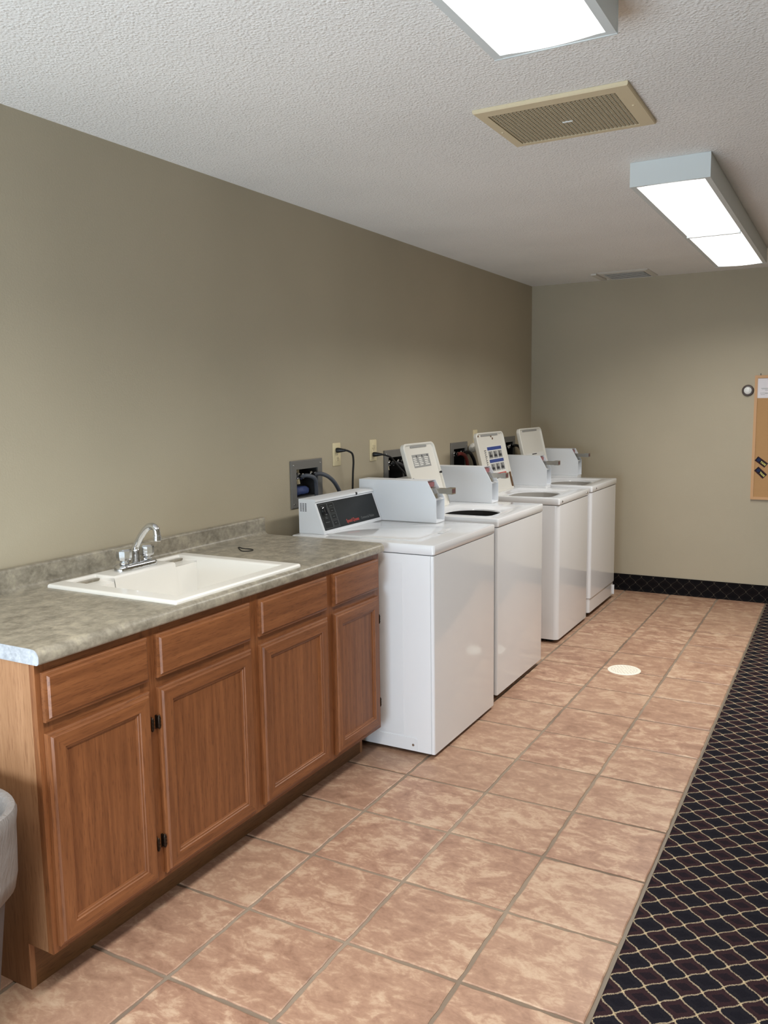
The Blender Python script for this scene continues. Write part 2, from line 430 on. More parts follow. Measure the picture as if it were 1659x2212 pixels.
struct('carpet', bx(XE+.007, XR+.12, YF-.12, YB+.12, -.12, .001), M['carpet'])
struct('trim_1', bev(bx(XE-.001, XE+.0075, YF, YB, -.10, .0030), .0015), M['alu'])
bm = B(); ext(bm, [(YB, .0), (YB, .1295), (YB-.006, .1295), (YB-.007, .02), (YB-.012, .004), (YB-.012, 0)], 'x', .013, XR)
struct('baseboard_back', bm, M['carpet_base'])
struct('baseboard_left', ext(B(), [(0, 0), (0, .1295), (.006, .1295), (.007, .02), (.012, .004), (.012, 0)], 'y', 2.99, YB), M['carpet_base'])

# ------------------------------------------------------------------ base cabinet
CY0, CY1, FX = 1.288, 2.962, .604                            # run of the cabinet, face plane
CT = .9137
cab = thing('base_cabinet', 'honey oak base cabinet with four doors and four drawer fronts under the laminate counter', 'cabinet', (0, CY0, 0))
TK, TX = .128, .510
def cy(y): return y-CY0
zt = CT-.0385
for y0, y1 in ((CY0, CY0+.016), (CY1-.016, CY1)):
    bm = B(); ext(bm, [(.01, 0), (TX, 0), (TX, TK), (FX-.019, TK), (FX-.019, zt), (.01, zt)], 'y', cy(y0), cy(y1))
    obj('side_panel', bm, M['oak_side'], cab, 0)
obj('toe_kick', bx(TX-.014, TX-.001, cy(CY0+.0162), cy(CY1-.0162), .0, TK-.001), M['oak_dark'], cab, 0)
obj('bottom_panel', bx(.012, FX-.02, cy(CY0+.017), cy(CY1-.017), TK+.001, TK+.015), M['oak_side'], cab, 0)
# face frame
stiles = [(CY0, 1.332), (1.622, 1.704), (2.076, 2.170), (2.530, 2.622), (2.915, CY1)]
for a, b in stiles: obj('face_stile', bbx(FX-.0188, FX, cy(a), cy(b), TK-.001, zt, .0012, 1), M['oak_v'], cab, 0)
for i in range(4):
    a, b = stiles[i][1]+.0003, stiles[i+1][0]-.0003
    for z0, z1 in ((TK-.001, TK+.042), (.682, .738), (.838, zt)):
        obj('face_rail', bx(FX-.0188, FX-.0004, cy(a), cy(b), z0, z1), M['oak_h'], cab, 0)
DT = .0185
def rect_loop(y0, y1, z0, z1, i): return [(y0+i, z0+i), (y1-i, z0+i), (y1-i, z1-i), (y0+i, z1-i)]
cols = [(1.303, 1.646), (1.680, 2.099), (2.146, 2.554), (2.600, 2.938)]
hinge_at = [1, -1, 0, 1]                                     # +1 right edge, -1 left edge
for k, (a, b) in enumerate(cols):
    bm = B(); X0 = FX+.0005
    loft(bm, [(rect_loop(cy(a), cy(b), .7265, .8515, i), X0+d) for d, i in ((0, 0), (.009, 0), (.0115, .004), (.0125, .0085), (.0135, .009), (DT, .0125))], 'x')
    obj('drawer_front', bm, M['oak_h'], cab, 20)
    z0, z1 = .1435, .6985; sw = .058
    bm = bx(X0+.002, X0+.0095, cy(a)+sw-.006, cy(b)-sw+.006, z0+sw-.006, z1-sw+.006)
    door = obj('door', bm, M['oak_v'], cab, 0)
    prof = [(0, 0), (0, .009), (.004, .0115), (.0085, .0125), (.009, .0135), (.0125, DT), (sw-.0125, DT), (sw-.0105, .0155), (sw-.006, .0150), (sw-.0045, .0125), (sw, .0098), (sw, 0)]
    def piece(edge):
        bm = B(); A, Bq, Z0, Z1 = cy(a), cy(b), z0, z1; L = []
        for end in (0, 1):
            row = []
            for q, d in prof:
                if edge == 'l': p = (X0+d, A+q, (Z0+q) if end == 0 else (Z1-q))
                if edge == 'r': p = (X0+d, Bq-q, (Z0+q) if end == 0 else (Z1-q))
                if edge == 'b': p = (X0+d, (A+q) if end == 0 else (Bq-q), Z0+q)
                if edge == 't': p = (X0+d, (A+q) if end == 0 else (Bq-q), Z1-q)
                row.append(bm.verts.new(p))
            L.append(row)
        n = len(prof)
        for i in range(n): bm.faces.new((L[0][i], L[0][(i+1) % n], L[1][(i+1) % n], L[1][i]))
        bm.faces.new(L[0]); bm.faces.new(L[1][::-1]); return bm
    for e, nm in (('l', 'stile'), ('r', 'stile'), ('b', 'rail'), ('t', 'rail')):
        obj(nm, piece(e), M['oak_v' if nm == 'stile' else 'oak_h'], door, 20)
    if hinge_at[k]:
        ye = cy(b)+.004 if hinge_at[k] == 1 else cy(a)-.004
        for zc in (.245, .600):
            bm = B(); s_ = hinge_at[k]
            lathe(bm, [(.0, -.021), (.003, -.019), (.0046, -.015), (.0046, .015), (.003, .019), (0, .021)], X0+.010, ye, zc, 'z', 10)
            box(bm, X0, X0+.002, min(ye, ye+s_*.006), max(ye, ye+s_*.006), zc-.020, zc+.020)
            box(bm, X0+.002, X0+.009, min(ye-s_*.003, ye+s_*.003), max(ye-s_*.003, ye+s_*.003), zc-.017, zc+.017)
            for zz in (-.010, 0, .010): lathe(bm, [(.0056, -.0012), (.0056, .0012)], X0+.010, ye, zc+zz, 'z', 10)
            obj('hinge', bm, M['hinge'], door, 35, 'dark bronze hinge')

# ------------------------------------------------------------------ counter
ctr = thing('countertop', 'mottled grey green laminate countertop with low backsplash on the oak cabinet', 'countertop', (0, CY0, 0))
CL, CR, NX = 1.284, 2.972, .6265
def arc(cx_, cz_, r, a0, a1, n=6): return [(cx_+r*math.cos(R(a0+(a1-a0)*i/n)), cz_+r*math.sin(R(a0+(a1-a0)*i/n))) for i in range(n+1)]
zb, BT = CT-.0385, .9885
front = arc(NX-.022, CT-.022, .022, 90, 0)+arc(NX-.009, zb+.009, .009, 0, -90, 4)
rear_top = [(.003, BT)]+arc(.015, BT-.008, .008, 90, 0, 4)+[(.023, CT+.024)]+arc(.045, CT+.022, .022, 180, 270, 5)
full = [(.003, zb)]+rear_top+front
rear = [(.003, zb)]+rear_top+[(.10, CT), (.10, zb)]
frnt = [(.578, zb), (.578, CT)]+front
SY0, SY1 = 1.802, 2.384
bm = B()
ext(bm, full, 'y', cy(CL+.002), cy(SY0)); ext(bm, full, 'y', cy(SY1), cy(CR))
ext(bm, rear, 'y', cy(SY0), cy(SY1)); ext(bm, frnt, 'y', cy(SY0), cy(SY1))
obj('worktop', bm, M['laminate'], ctr, 30)
obj('end_cap', ext(B(), full, 'y', cy(CL), cy(CL+.0018)), M['endcap'], ctr, 30, 'pale grey laminate end cap')

# sink: heights on a grid, walls between cells, edges rounded
sink = thing('drop_in_sink', 'white acrylic drop-in sink with a deep rectangular basin set in the counter', 'sink', (0, 1.775, CT))
gx = [.057, .080, .168, .548, .604]; gy = [0, .066, .180, .468, .582, .635]
RIM = .0115
def cell(i, j):
    if i == 2 and 1 <= j <= 3: return -.21
    if i == 1 and j in (1, 3): return -.008
    return RIM
def sink_bm():
    bm = B(); V = {}
    def vt(i, j, z):
        k = (i, j, round(z, 4))
        if k not in V:
            x, y = gx[i], gy[j]
            if z == -.21: x += (.03 if i == 2 else -.03); y += (.035 if j == 1 else -.035 if j == 4 else 0)
            if i == 0 and z == 0: x -= 0
            V[k] = bm.verts.new((x, y, z))
        return V[k]
    H = lambda i, j: cell(i, j) if 0 <= i < 4 and 0 <= j < 5 else 0.0
    for i in range(4):
        for j in range(5):
            z = cell(i, j); bm.faces.new([vt(i, j, z), vt(i+1, j, z), vt(i+1, j+1, z), vt(i, j+1, z)])
    def wall(p, q, za, zb_):
        if abs(za-zb_) > 1e-6: bm.faces.new([vt(*p, za), vt(*q, za), vt(*q, zb_), vt(*p, zb_)])
    for i in range(5):
        for j in range(5): wall((i, j), (i, j+1), H(i-1, j), H(i, j))
    for i in range(4):
        for j in range(6): wall((i, j), (i+1, j), H(i, j-1), H(i, j))
    # close the T-junction of the dish floor and the deep basin by merging, then dissolve flat edges
    bmesh.ops.remove_doubles(bm, verts=bm.verts[:], dist=1e-5)
    bmesh.ops.recalc_face_normals(bm, faces=bm.faces[:])
    bmesh.ops.dissolve_limit(bm, angle_limit=R(1), verts=bm.verts[:], edges=bm.edges[:])
    return bm
so = obj('basin', sink_bm(), M['acrylic'], sink, 0)
md = so.modifiers.new('round', 'BEVEL'); md.width = .008; md.segments = 3; md.limit_method = 'ANGLE'; md.angle_limit = R(25); md.use_clamp_overlap = True
for p in so.data.polygons: p.use_smooth = True
md = so.modifiers.new('wn', 'WEIGHTED_NORMAL'); md.keep_sharp = False
obj('drain_fitting', lathe(B(), [(0, .0), (.04, 0), (.044, .002), (.04, .005), (.03, .003), (0, .002)], .36, .32, -.2105), M['steel'], sink, 35, 'round steel drain')

# faucet
FZ = CT+RIM
fa = thing('faucet', 'chrome two-handle faucet with a gooseneck spout on the sink deck', 'faucet', (.118, 2.103, FZ))
bm = loft(B(), [(rr(0, 0, .056, .180, .027, 6), 0), (rr(0, 0, .056, .180, .027, 6), .011), (rr(0, 0, .050, .172, .024, 6), .018), (rr(0, 0, .036, .15, .017, 6), .0225)])
obj('base_plate', bm, M['chrome'], fa, 40)
for dy in (-.053, .053):
    h = obj('handle', lathe(B(), [(.012, .018), (.016, .020), (.0165, .028), (.013, .032), (.013, .036), (.0230, .0365), (.0262, .044), (.0266, .068), (.021, .0745), (0, .0755)], 0, dy, 0, 'z', 9), M['chrome'], fa, 20, 'faceted chrome knob')
    bm = B(); lathe(bm, [(0, 0), (.0075, .002), (.008, .008), (0, .010)], .0 , dy, .054, 'y', 10)
    bm.free()
obj('spout', tube(B(), [(0, 0, .015), (0, 0, .045), (0, 0, .065), (.012, .002, .090), (.038, .004, .125), (.062, .006, .146), (.082, .008, .1485), (.094, .009, .137), (.097, .009, .112)], lambda t: .0148 if t < .22 else (.0148-(t-.22)*.03 if t < .3 else .0120), 14), M['chrome'], fa, 50)
obj('aerator', lathe(B(), [(.0115, 0), (.0140, .002), (.0140, .018), (.0115, .020)], .097, .009, .099, 'z', 14), M['chrome'], fa)
obj('spout_collar', lathe(B(), [(.019, .016), (.019, .024), (.0165, .028), (.0165, .060), (.013, .066)], 0, 0, 0, 'z', 18), M['chrome'], fa)

lp = []
for x, y in ((.1464, 2.6284), (.1545, 2.6300), (.1809, 2.6160), (.2079, 2.6190), (.2360, 2.6090), (.2434, 2.5880), (.2330, 2.5720), (.2150, 2.5680), (.1835, 2.5931)): lp.append((x-.19, y-2.62, .0022))
t = obj('rubber_band', tube(B(), lp+[lp[0]], .0018, 6, 6, True), M['rubber']); t.location = (.19, 2.62, CT)
tag(t, 'thin black rubber loop lying on the counter right of the sink', 'rubber band')

# ------------------------------------------------------------------ washers
def washer(label, fx, y0, W, ztop, lid, coin, rad=.012, kick=False, knobs=(), front_gap=True, base_z=.02, panel_text=False, cb_z=None):
    """origin: front left bottom corner; +x towards the room, +y along the wall"""
    t = thing('top_load_washer', label, 'washer', (fx, y0, 0), 'coin washers along the wall'); D = .70
    lid_th = .0405; zb_ = ztop-lid_th
    cxm = -D/2
    big = rad >= .02                                          # wrap-around cabinet with rounded front corners
    sh = rr(-D/2, W/2, D, W, rad, 6) if big else rr(-D/2-.008, W/2, D-.016, W, rad, 4)
    lo = .134 if (kick and big) else base_z
    bm = loft(B(), [(sh, lo), (sh, zb_-.004)], cap1=lid is None)
    body = obj('cabinet', bm, M['enamel'], t, 40)
    z0 = base_z
    pts = lambda g: [(-.014, g), (-.008, g), (-.0035, g+.0012), (-.0008, g+.004), (0, g+.009), (0, W-g-.009), (-.0008, W-g-.004), (-.0035, W-g-.0012), (-.008, W-g), (-.014, W-g)]
    if big:
        if kick:
            obj('kick_panel', loft(B(), [(rr(-D/2-.003, W/2, D-.006, W-.006, rad, 6), z0+.002), (rr(-D/2-.003, W/2, D-.006, W-.006, rad, 6), .1315)]), M['enamel'], t, 40)
            obj('corner_foot', bbx(-.03, .001, W-.012, W, z0, .10, .003), M['enamel'], t, 40)
    else: obj('front_panel', bev(ext(B(), pts(0), 'z', z0, zb_-.004), .002, 2, 60), M['enamel'], t, 40)
    obj('base', bx(-D+.03, -.035, .03, W-.03, .012, base_z+.002), M['rubber'], t, 0)
    for a in (-D+.07, -.07):
        for b in (.06, W-.06): obj('foot', lathe(B(), [(.024, 0), (.024, .008), (.012, .010), (.012, base_z+.004)], a, b, 0, 'z', 14), M['rubber'], t)
    # top plate
    og = lambda i, r=.011: rr(-D/2+.001, W/2, D+.004-2*i, W+.002-2*i, r, 5)
    loops = [(og(.003), zb_-.001), (og(0), zb_+.003), (og(0), ztop-.0055), (og(.0016), ztop-.0016), (og(.0055), ztop)]
    if lid is None:
        top = obj('top_panel', loft(B(), loops), M['enamel'], t, 40)
        lc = rr(-.345, .265, .44, .40, .03, 5); l2 = rr(-.345, .265, .434, .394, .028, 5); lg = rr(-.345, .265, .446, .406, .032, 5)
        ld = obj('lid', loft(B(), [(lc, ztop+.0003), (lc, ztop+.0032), (l2, ztop+.0045)]), M['enamel'], t, 40)
        obj('lid_seam', loft(B(), [(lg, ztop-.001), (lg, ztop+.0004)]), M['seam'], t, 0)
        obj('lid_handle', loft(B(), [(rr(-.112, .335, .022, .075, .01, 5), ztop+.001), (rr(-.112, .335, .022, .075, .01, 5), ztop+.0034), (rr(-.112, .335, .016, .066, .007, 5), ztop+.0042)]), M['enamel'], t, 40)
    else:
        ly0, ly1, hx, tx, hz, tz, style = lid
        ox0, ox1 = hx+.015, -.075; oy0, oy1 = ly0+.02, max(ly1+.04, .46)
        oc = lambda i, r: rr((ox0+ox1)/2, (oy0+oy1)/2, ox1-ox0-2*i, oy1-oy0-2*i, r, 5)
        loops += [(oc(-.004, .04), ztop), (oc(.002, .04), ztop-.002), (oc(.020, .05), ztop-.011), (oc(.030, .10), ztop-.013), (oc(.034, .16), ztop-.015), (oc(.036, .16), ztop-.022)]
        top = obj('top_panel', loft(B(), loops, cap0=False, cap1=False), M['enamel'], t, 40)
        obj('tub', loft(B(), [(oc(.0355, .16), ztop-.0222), (oc(.0355, .16), ztop-.36)], cap0=False), M['dark_tub' if style == 'grey' else 'grey_tub'], t, 40)
        # open lid, hinged at the back
        lw, lh = ly1-ly0, math.hypot(tx-hx, tz-hz); ang = math.atan2(hx-tx, tz-hz)
        q = lambda i, r: rr(lw/2, lh/2, lw-2*i, lh-2*i, r, 5)
        bm = loft(B(), [(q(.004, .03), -.026), (q(0, .032), -.021), (q(0, .032), -.003), (q(.003, .03), 0), (q(.008, .026), 0), (q(.011, .024), -.003), (q(.014, .022), -.010), (q(.022, .018), -.0115)], 'x')
        L = obj('lid', bm, M['plastic_w'], t, 40); L.location = (hx, ly0, hz); L.rotation_euler = (0, -ang, 0)
        fd = -.0108
        if style == 'grey':
            bm = box(B(), fd-.001, fd, .085, .285, lh*.64, lh*.64+.070)
            for c in range(3):
                for r_ in range(5): box(bm, fd-.0005, fd+.0003, .092+c*.065, .092+c*.065+random.uniform(.03, .052), lh*.64+.010+r_*.010, lh*.64+.015+r_*.010, 1)
                box(bm, fd-.0005, fd+.0003, .130+c*.065, .142+c*.065, lh*.64+.055, lh*.64+.066, 2)
            obj('instruction_label', bm, [M['label_grey'], M['label_white'], M['print_dark']], L, 0, 'grey printed instruction label')
            for yy, zz in ((.035, lh*.48), (lw-.006, lh*.52)): obj('bumper', lathe(B(), [(.0, .003), (.006, .002), (.008, -.004), (.008, -.014)], 0 if yy > .1 else -.009, yy, zz, 'x', 12), M['rubber'], L)
        if style == 'blue':
            zb2 = lh*.26; bm = box(B(), fd-.001, fd, .150, .405, zb2-.02, zb2+.205)
            for k, zz in enumerate((.178, .095)):
                box(bm, fd-.0005, fd+.0004, .155, .402, zb2+zz, zb2+zz+.022, 1)
                for c in range(3):
                    a = .160+c*.082; box(bm, fd-.0005, fd+.0003, a, a+.072, zb2+zz-.055, zb2+zz-.006, 2)
                    box(bm, fd-.0004, fd+.0005, a+.012, a+.060, zb2+zz-.046, zb2+zz-.030, 3+k % 1); box(bm, fd-.0004, fd+.0005, a+.022, a+.036, zb2+zz-.046, zb2+zz-.012, 3)
            box(bm, fd-.0005, fd+.0004, .155, .402, zb2+.014, zb2+.024, 4)
            for r_ in range(2): box(bm, fd-.0005, fd+.0003, .157, .38, zb2-.012+r_*.012, zb2-.008+r_*.012, 3)
            obj('instruction_label', bm, [M['label_white'], M['print_blue'], M['label_grey'], M['print_dark'], M['print_red']], L, 0, 'instruction label with blue headings and small pictures')
            bm = B()
            for r_ in range(13): box(bm, fd-.0005, fd+.0004, .100, .100+random.uniform(.018, .034), zb2+.02+r_*.013, zb2+.025+r_*.013)
            obj('side_text', bm, M['print_dark'], L, 0)
            for q_ in range(5): obj('rust_spot', bm_rust(fd, lw, lh, q_), M['rust'], L, 0)
        if style == 'text':
            zz = lh*.475; bm = box(B(), fd-.001, fd, .09, .46, zz-.06, zz+.024, 1)
            box(bm, fd-.0005, fd+.0004, .20, .30, zz+.012, zz+.019)
            for c in range(4):
                for r_ in range(4): box(bm, fd-.0005, fd+.0003, .10+c*.095, .10+c*.095+random.uniform(.03, .075), zz-.012-r_*.012, zz-.006-r_*.012)
            obj('instruction_label', bm, [M['print_dark'], M['label_white']], L, 0, 'printed instructions')
        obj('hinge_arm', bev(box(B(), -.004, .001, lw-.012, lw-.002, .012, .085), .002), M['steel'], L, 35)
        obj('latch_strip', bbx(fd-.001, fd+.004, .09, lw-.09, lh-.024, lh-.015, .0015), M['label_grey'], L)
    # control console at the back
    cb0, cb1 = coin
    c0, c1 = .062, cb0-.004
    xb, xt, hf = -.565, -.615, .150
    bm = ext(B(), [(-.70, ztop+.0006), (xb, ztop+.0006), (xb-.002, ztop+.010), (xt, ztop+.138), (xt+.006, ztop+.144), (xt+.005, ztop+.151), (xt-.006, ztop+.155), (-.70, ztop+.155)], 'y', c0, c1)
    con = obj('control_console', bev(bm, .003, 2, 40), M['enamel_box'], t, 40)
    if panel_text:
        a = Vector((xb-.002, 0, ztop+.010)); b = Vector((xt, 0, ztop+.138)); d = (b-a).normalized(); nrm = Vector((d.z, 0, -d.x)); Lp = (b-a).length
        def pq(y, s, h=0.): q = a+d*s+nrm*h; return (q.x, y, q.z)
        def slab(bm, y0_, y1_, s0, s1, h0, h1, mi=0):
            v = [bm.verts.new(pq(yy, ss, hh)) for hh in (h0, h1) for yy, ss in ((y0_, s0), (y1_, s0), (y1_, s1), (y0_, s1))]
            for f in ((0, 1, 2, 3), (7, 6, 5, 4), (0, 4, 5, 1), (1, 5, 6, 2), (2, 6, 7, 3), (3, 7, 4, 0)):
                bm.faces.new([v[i] for i in f]).material_index = mi
            return bm
        P0, P1 = c0+.014, c1-.012
        pan = obj('control_panel', slab(B(), P0, P1, .006, Lp-.004, -.001, .0016), M['panel'], con, 0, 'black control panel')
        obj('panel_inset', slab(B(), P0+.004, P0+.128, .010, Lp-.008, .0012, .0020), M['panel2'], con, 0)
        bm = B()
        def fr(y0_, y1_, s0, s1, w_=.0011):
            for q in ((y0_, y1_, s0, s0+w_), (y0_, y1_, s1-w_, s1), (y0_, y0_+w_, s0, s1), (y1_-w_, y1_, s0, s1)): slab(bm, *q, .0018, .0024)
        fr(P0+.005, P0+.072, .012, Lp-.010); fr(P0+.075, P0+.127, .012, Lp-.010)
        for k in range(3): fr(P0+.080, P0+.122, .018+k*.030, .043+k*.030, .0008)
        for y_, s_, w_ in ((P0+.022, Lp-.022, .02), (P0+.088, Lp-.026, .026), (P0+.022, .040, .032), (P0+.030, .058, .02), (P0+.030, .064, .016), (P0+.093, .030, .015), (P0+.093, .060, .015), (P0+.093, .088, .015), (P0+.014, .062, .003)): slab(bm, y_, y_+w_, s_, s_+.0016, .0018, .0024)
        obj('panel_print', bm, M['print_grey'], con, 0)
        # selector knob
        kc = pq(P0+.038, Lp-.044, .002)
        bm = lathe(B(), [(.017, 0), (.0165, .010), (.013, .013), (0, .0135)], 0, 0, 0, 'z', 20); box(bm, -.003, .003, -.016, .016, .010, .019)
        bm.transform(frame_m(kc, (0, 1, 0), d, nrm)); kn = obj('selector_knob', bm, M['black'], con, 35, 'black selector knob')
        bm = lathe(B(), [(.0175, .0), (.0185, .001), (.0185, .004), (.0175, .0042)], 0, 0, 0, 'z', 20); bm.transform(frame_m(kc, (0, 1, 0), d, nrm)); obj('knob_ring', bm, M['chrome'], con, 35)
        text('lettering', 'Speed Queen', .0245, frame_m(pq(P0+.190, .018, .0017), (0, 1, 0), d, nrm), M['print_red'], con, xs=.84)
        text('lettering', 'Commercial Washer', .0185, frame_m(pq(P0+.322, .019, .0017), (0, 1, 0), d, nrm), M['print_grey'], con, xs=.80)
        obj('lock', lathe(B(), [(0, .002), (.006, .0015), (.007, 0), (.007, -.004)], xt+.0065, c0+.355, ztop+.1475, 'x', 14), M['black'], con)
        bm = B()
        for r_ in range(7):
            for k in range(3): box(bm, -.692+k*.013, -.692+k*.013+.008, c0-.0006, c0+.001, ztop+.100+r_*.0055, ztop+.1030+r_*.0055)
        obj('side_print', bm, M['print_dark'], con, 0)
    # coin box: two side plates, recessed front, slide
    cz = (ztop if cb_z is None else cb_z)+.0004; H_ = .2005; xf, x0 = -.2665, -.694
    prof = [(x0, cz), (xf, cz), (xf, cz+.1135), (xf-.045, cz+.195), (xf-.047, cz+H_), (x0, cz+H_)]
    inner = [(x0+.003, cz), (xf, cz), (xf, cz+.006), (xf-.042, cz+.009), (xf-.042, cz+.108), (xf-.0015, cz+.109), (xf-.0015, cz+.1135), (xf-.032, cz+.117), (xf-.068, cz+.180), (xf-.060, cz+H_-.0035), (xf-.050, cz+H_), (x0, cz+H_)]
    bm = B(); ext(bm, prof, 'y', cb0, cb0+.0035); ext(bm, prof, 'y', cb1-.0035, cb1); ext(bm, inner, 'y', cb0+.003, cb1-.003)
    cbx = obj('coin_box', bm, M['enamel_box'], t, 0)
    ym = (cb0+cb1)/2
    bm = bev(box(B(), xf-.080, xf+.042, ym-.020, ym+.020, cz+.140, cz+.164), .0025); ext(bm, [(xf-.045, cz+.112), (xf-.016, cz+.112), (xf-.040, cz+.166), (xf-.060, cz+.166)], 'y', ym-.032, ym+.032)
    obj('coin_slide', bm, M['steel'], cbx, 35, 'steel coin slide')
    obj('slide_handle', bev(box(B(), xf+.042, xf+.071, ym-.022, ym+.022, cz+.138, cz+.168), .003), [M['steel']], cbx, 35)
    obj('handle_insert', bbx(xf+.0695, xf+.0725, ym-.015, ym+.015, cz+.144, cz+.163, .001), M['insert'], cbx)
    obj('price_label', bx(xf-.064, xf-.050, cb0+.012, cb1-.012, cz+.168, cz+.190), M['pink'], cbx, 0, 'red price label')
    if cb_z and cb_z > ztop+.001: obj('riser', bbx(x0, xf, cb0-.02, min(cb1, W), ztop+.0002, cb_z, .004), M['enamel'], t)
    for k in knobs: obj('top_screw', lathe(B(), [(0, .005), (.004, .0045), (.0065, .002), (.007, -.002)], .003, k, zb_+.018, 'x', 12), M['steel'], t)
    return t, body
def bm_rust(fd, lw, lh, q):
    bm = B(); rnd = random.Random(3+q)
    if q == 4: return ext(bm, [(lw-.018, .02), (lw-.012, .02), (lw-.012, .12), (lw-.020, .12)], 'x', fd+.001, .0006)
    cx_, cz_, n, s = ((.05, lh-.020, 9, .012), (lw*.56, lh-.026, 10, .012), (lw*.60, lh-.045, 7, .012), (lw-.05, lh-.012, 6, .010))[q]
    pts = [(cx_+s*rnd.uniform(.6, 1.3)*math.cos(2*math.pi*k/n), cz_+s*.7*rnd.uniform(.5, 1.3)*math.sin(2*math.pi*k/n)) for k in range(n)]
    return ext(bm, pts, 'x', fd-.001, fd+.0006)
w1, b1 = washer('white coin washer nearest the counter, lid shut, with black control panel', .822, 3.032, .668, .907, None, (.587, .683), rad=.004, panel_text=True, base_z=.018)
obj('side_emboss', bev(bx(-.62, -.145, -.0012, .002, .085, .825), .0008, 1), M['enamel'], w1, 40)
bm = B(); loft(bm, [(rr(-.42, .0475, .68, .055, .012, 5), -.0025), (rr(-.42, .0475, .68, .055, .012, 5), .002)], 'y'); obj('side_skirt', bm, M['enamel'], w1, 40)
obj('screw', lathe(B(), [(0, -.005), (.005, -.0045), (.006, -.0025), (.006, 0)], -.100, 0, .045, 'y', 12), M['steel'], w1)
w2, _ = washer('second white coin washer from the counter, open lid with a grey label', .803, 3.790, .680, .919, (.060, .428, -.443, -.547, .920, 1.272, 'grey'), (.592, .692), rad=.012, base_z=.032)
w3, _ = washer('third white coin washer from the counter, open lid with blue and red instruction label', .762, 4.902, .660, .899, (.028, .495, -.462, -.552, .897, 1.288, 'blue'), (.574, .672), rad=.030, knobs=(.055, .60), base_z=.022, cb_z=.914)
w4, _ = washer('farthest white coin washer beside the back wall, open lid with plain text', .768, 5.608, .678, .908, (.048, .530, -.450, -.538, .906, 1.292, 'text'), (.592, .688), rad=.022, kick=True, knobs=(.10,), base_z=.030, cb_z=.924)

# ------------------------------------------------------------------ wall services behind the washers
def supply_box(label, y0, y1, kind):
    W_, H_ = y1-y0, BZ1-BZ0
    t = thing('washer_supply_box', label, 'supply box', (0, y0, BZ0), 'recessed washer supply boxes')
    bm = B(); n = 1
    o = [(0, 0), (W_, 0), (W_, H_), (0, H_)]; ii = [(.042, .05), (W_-.042, .05), (W_-.042, H_-.042), (.042, H_-.042)]
    loft(bm, [(o, .0005), (o, .006), ([(.004, .004), (W_-.004, .004), (W_-.004, H_-.004), (.004, H_-.004)], .009), (ii, .009), (ii, .002), (ii, -.085)], 'x', cap0=False, cap1=True, mis=[0, 0, 0, 0, 1, 1])
    obj('frame', bm, [M['grey_metal'], M['dark_int']], t, 0)
    for a in (.02, W_-.02):
        for b in (.02, H_-.02): obj('screw', lathe(B(), [(0, .012), (.004, .011), (.005, .009), (.005, .004)], 0, a, b, 'x', 10), M['steel'], t)
    for f in (.28, .68):
        bm = lathe(B(), [(.012, -.07), (.012, -.02), (.016, -.018), (.016, -.002), (.009, 0), (.009, .012), (.014, .013), (.014, .022), (0, .022)], 0, W_*f, H_-.075, 'x', 12)
        obj('valve', bm, M['chrome'], t, 35)
    obj('drain_stub', tube(B(), [(-.05, W_*.48, H_-.05), (-.05, W_*.48, H_-.09), (-.045, W_*.48, H_-.12)], .012, 10, 3), M['ivory'], t)
    return t
lab = ['grey framed supply box in the left wall just right of the counter backsplash', 'grey framed supply box partly behind the lid with the grey label',
       'grey framed supply box with red and black hoses left of the blue labelled lid', 'grey framed supply box between the blue labelled lid and the farthest lid']
for (a, b), l in zip(BOXES, lab): supply_box(l, a, b, 0)
def hose(label, pts, r, m):
    o = Vector(pts[-1]); h = obj('supply_hose', tube(B(), [Vector(p)-o for p in pts], r, 12, 8), m); h.location = o
    return tag(h, label, 'hose', 'washer supply hoses')
zv = BZ1-.075
def hy(i, f): return BOXES[i][0]+(BOXES[i][1]-BOXES[i][0])*f
hose('grey hose drooping from the left valve of the nearest supply box', [(.020, hy(0, .28), zv), (.045, hy(0, .30), zv+.004), (.060, hy(0, .44), zv-.012), (.052, hy(0, .53), zv-.055), (.045, hy(0, .57), .99), (.045, hy(0, .57), .84)], .0095, M['hose'])
hose('grey hose arching from the right valve of the nearest supply box behind the control panel', [(.020, hy(0, .68), zv), (.040, hy(0, .76), zv+.003), (.055, 3.455, 1.128), (.060, 3.510, 1.085), (.058, 3.555, 1.015), (.055, 3.575, .85)], .0100, M['hose'])
hose('black hose from the left valve of the second supply box', [(.020, hy(1, .28), zv), (.045, hy(1, .34), zv), (.060, hy(1, .50), zv-.03), (.06, hy(1, .60), zv-.10), (.055, hy(1, .64), .85)], .0105, M['rubber'])
hose('black hose from the right valve of the second supply box', [(.020, hy(1, .68), zv), (.045, hy(1, .72), zv), (.065, hy(1, .84), zv-.03), (.06, hy(1, .94), zv-.10), (.055, hy(1, .98), .85)], .0105, M['rubber'])
hose('red hose curving out of the third supply box', [(.024, hy(2, .28), zv), (.040, hy(2, .34), zv+.002), (.043, hy(2, .56), zv-.02), (.040, hy(2, .72), zv-.09), (.036, hy(2, .76), .85)], .0115, M['red_hose'])
hose('black hose arching beside the red hose at the third supply box', [(.024, hy(2, .68), zv), (.040, hy(2, .76), zv+.004), (.043, 5.255, zv-.018), (.040, 5.325, zv-.10), (.036, 5.335, .85)], .0115, M['rubber'])
hose('black hose from the fourth supply box by the far corner', [(.020, hy(3, .68), zv), (.040, hy(3, .78), zv+.004), (.045, 6.20, zv-.02), (.044, 6.262, zv-.09), (.040, 6.28, .85)], .0105, M['rubber'])
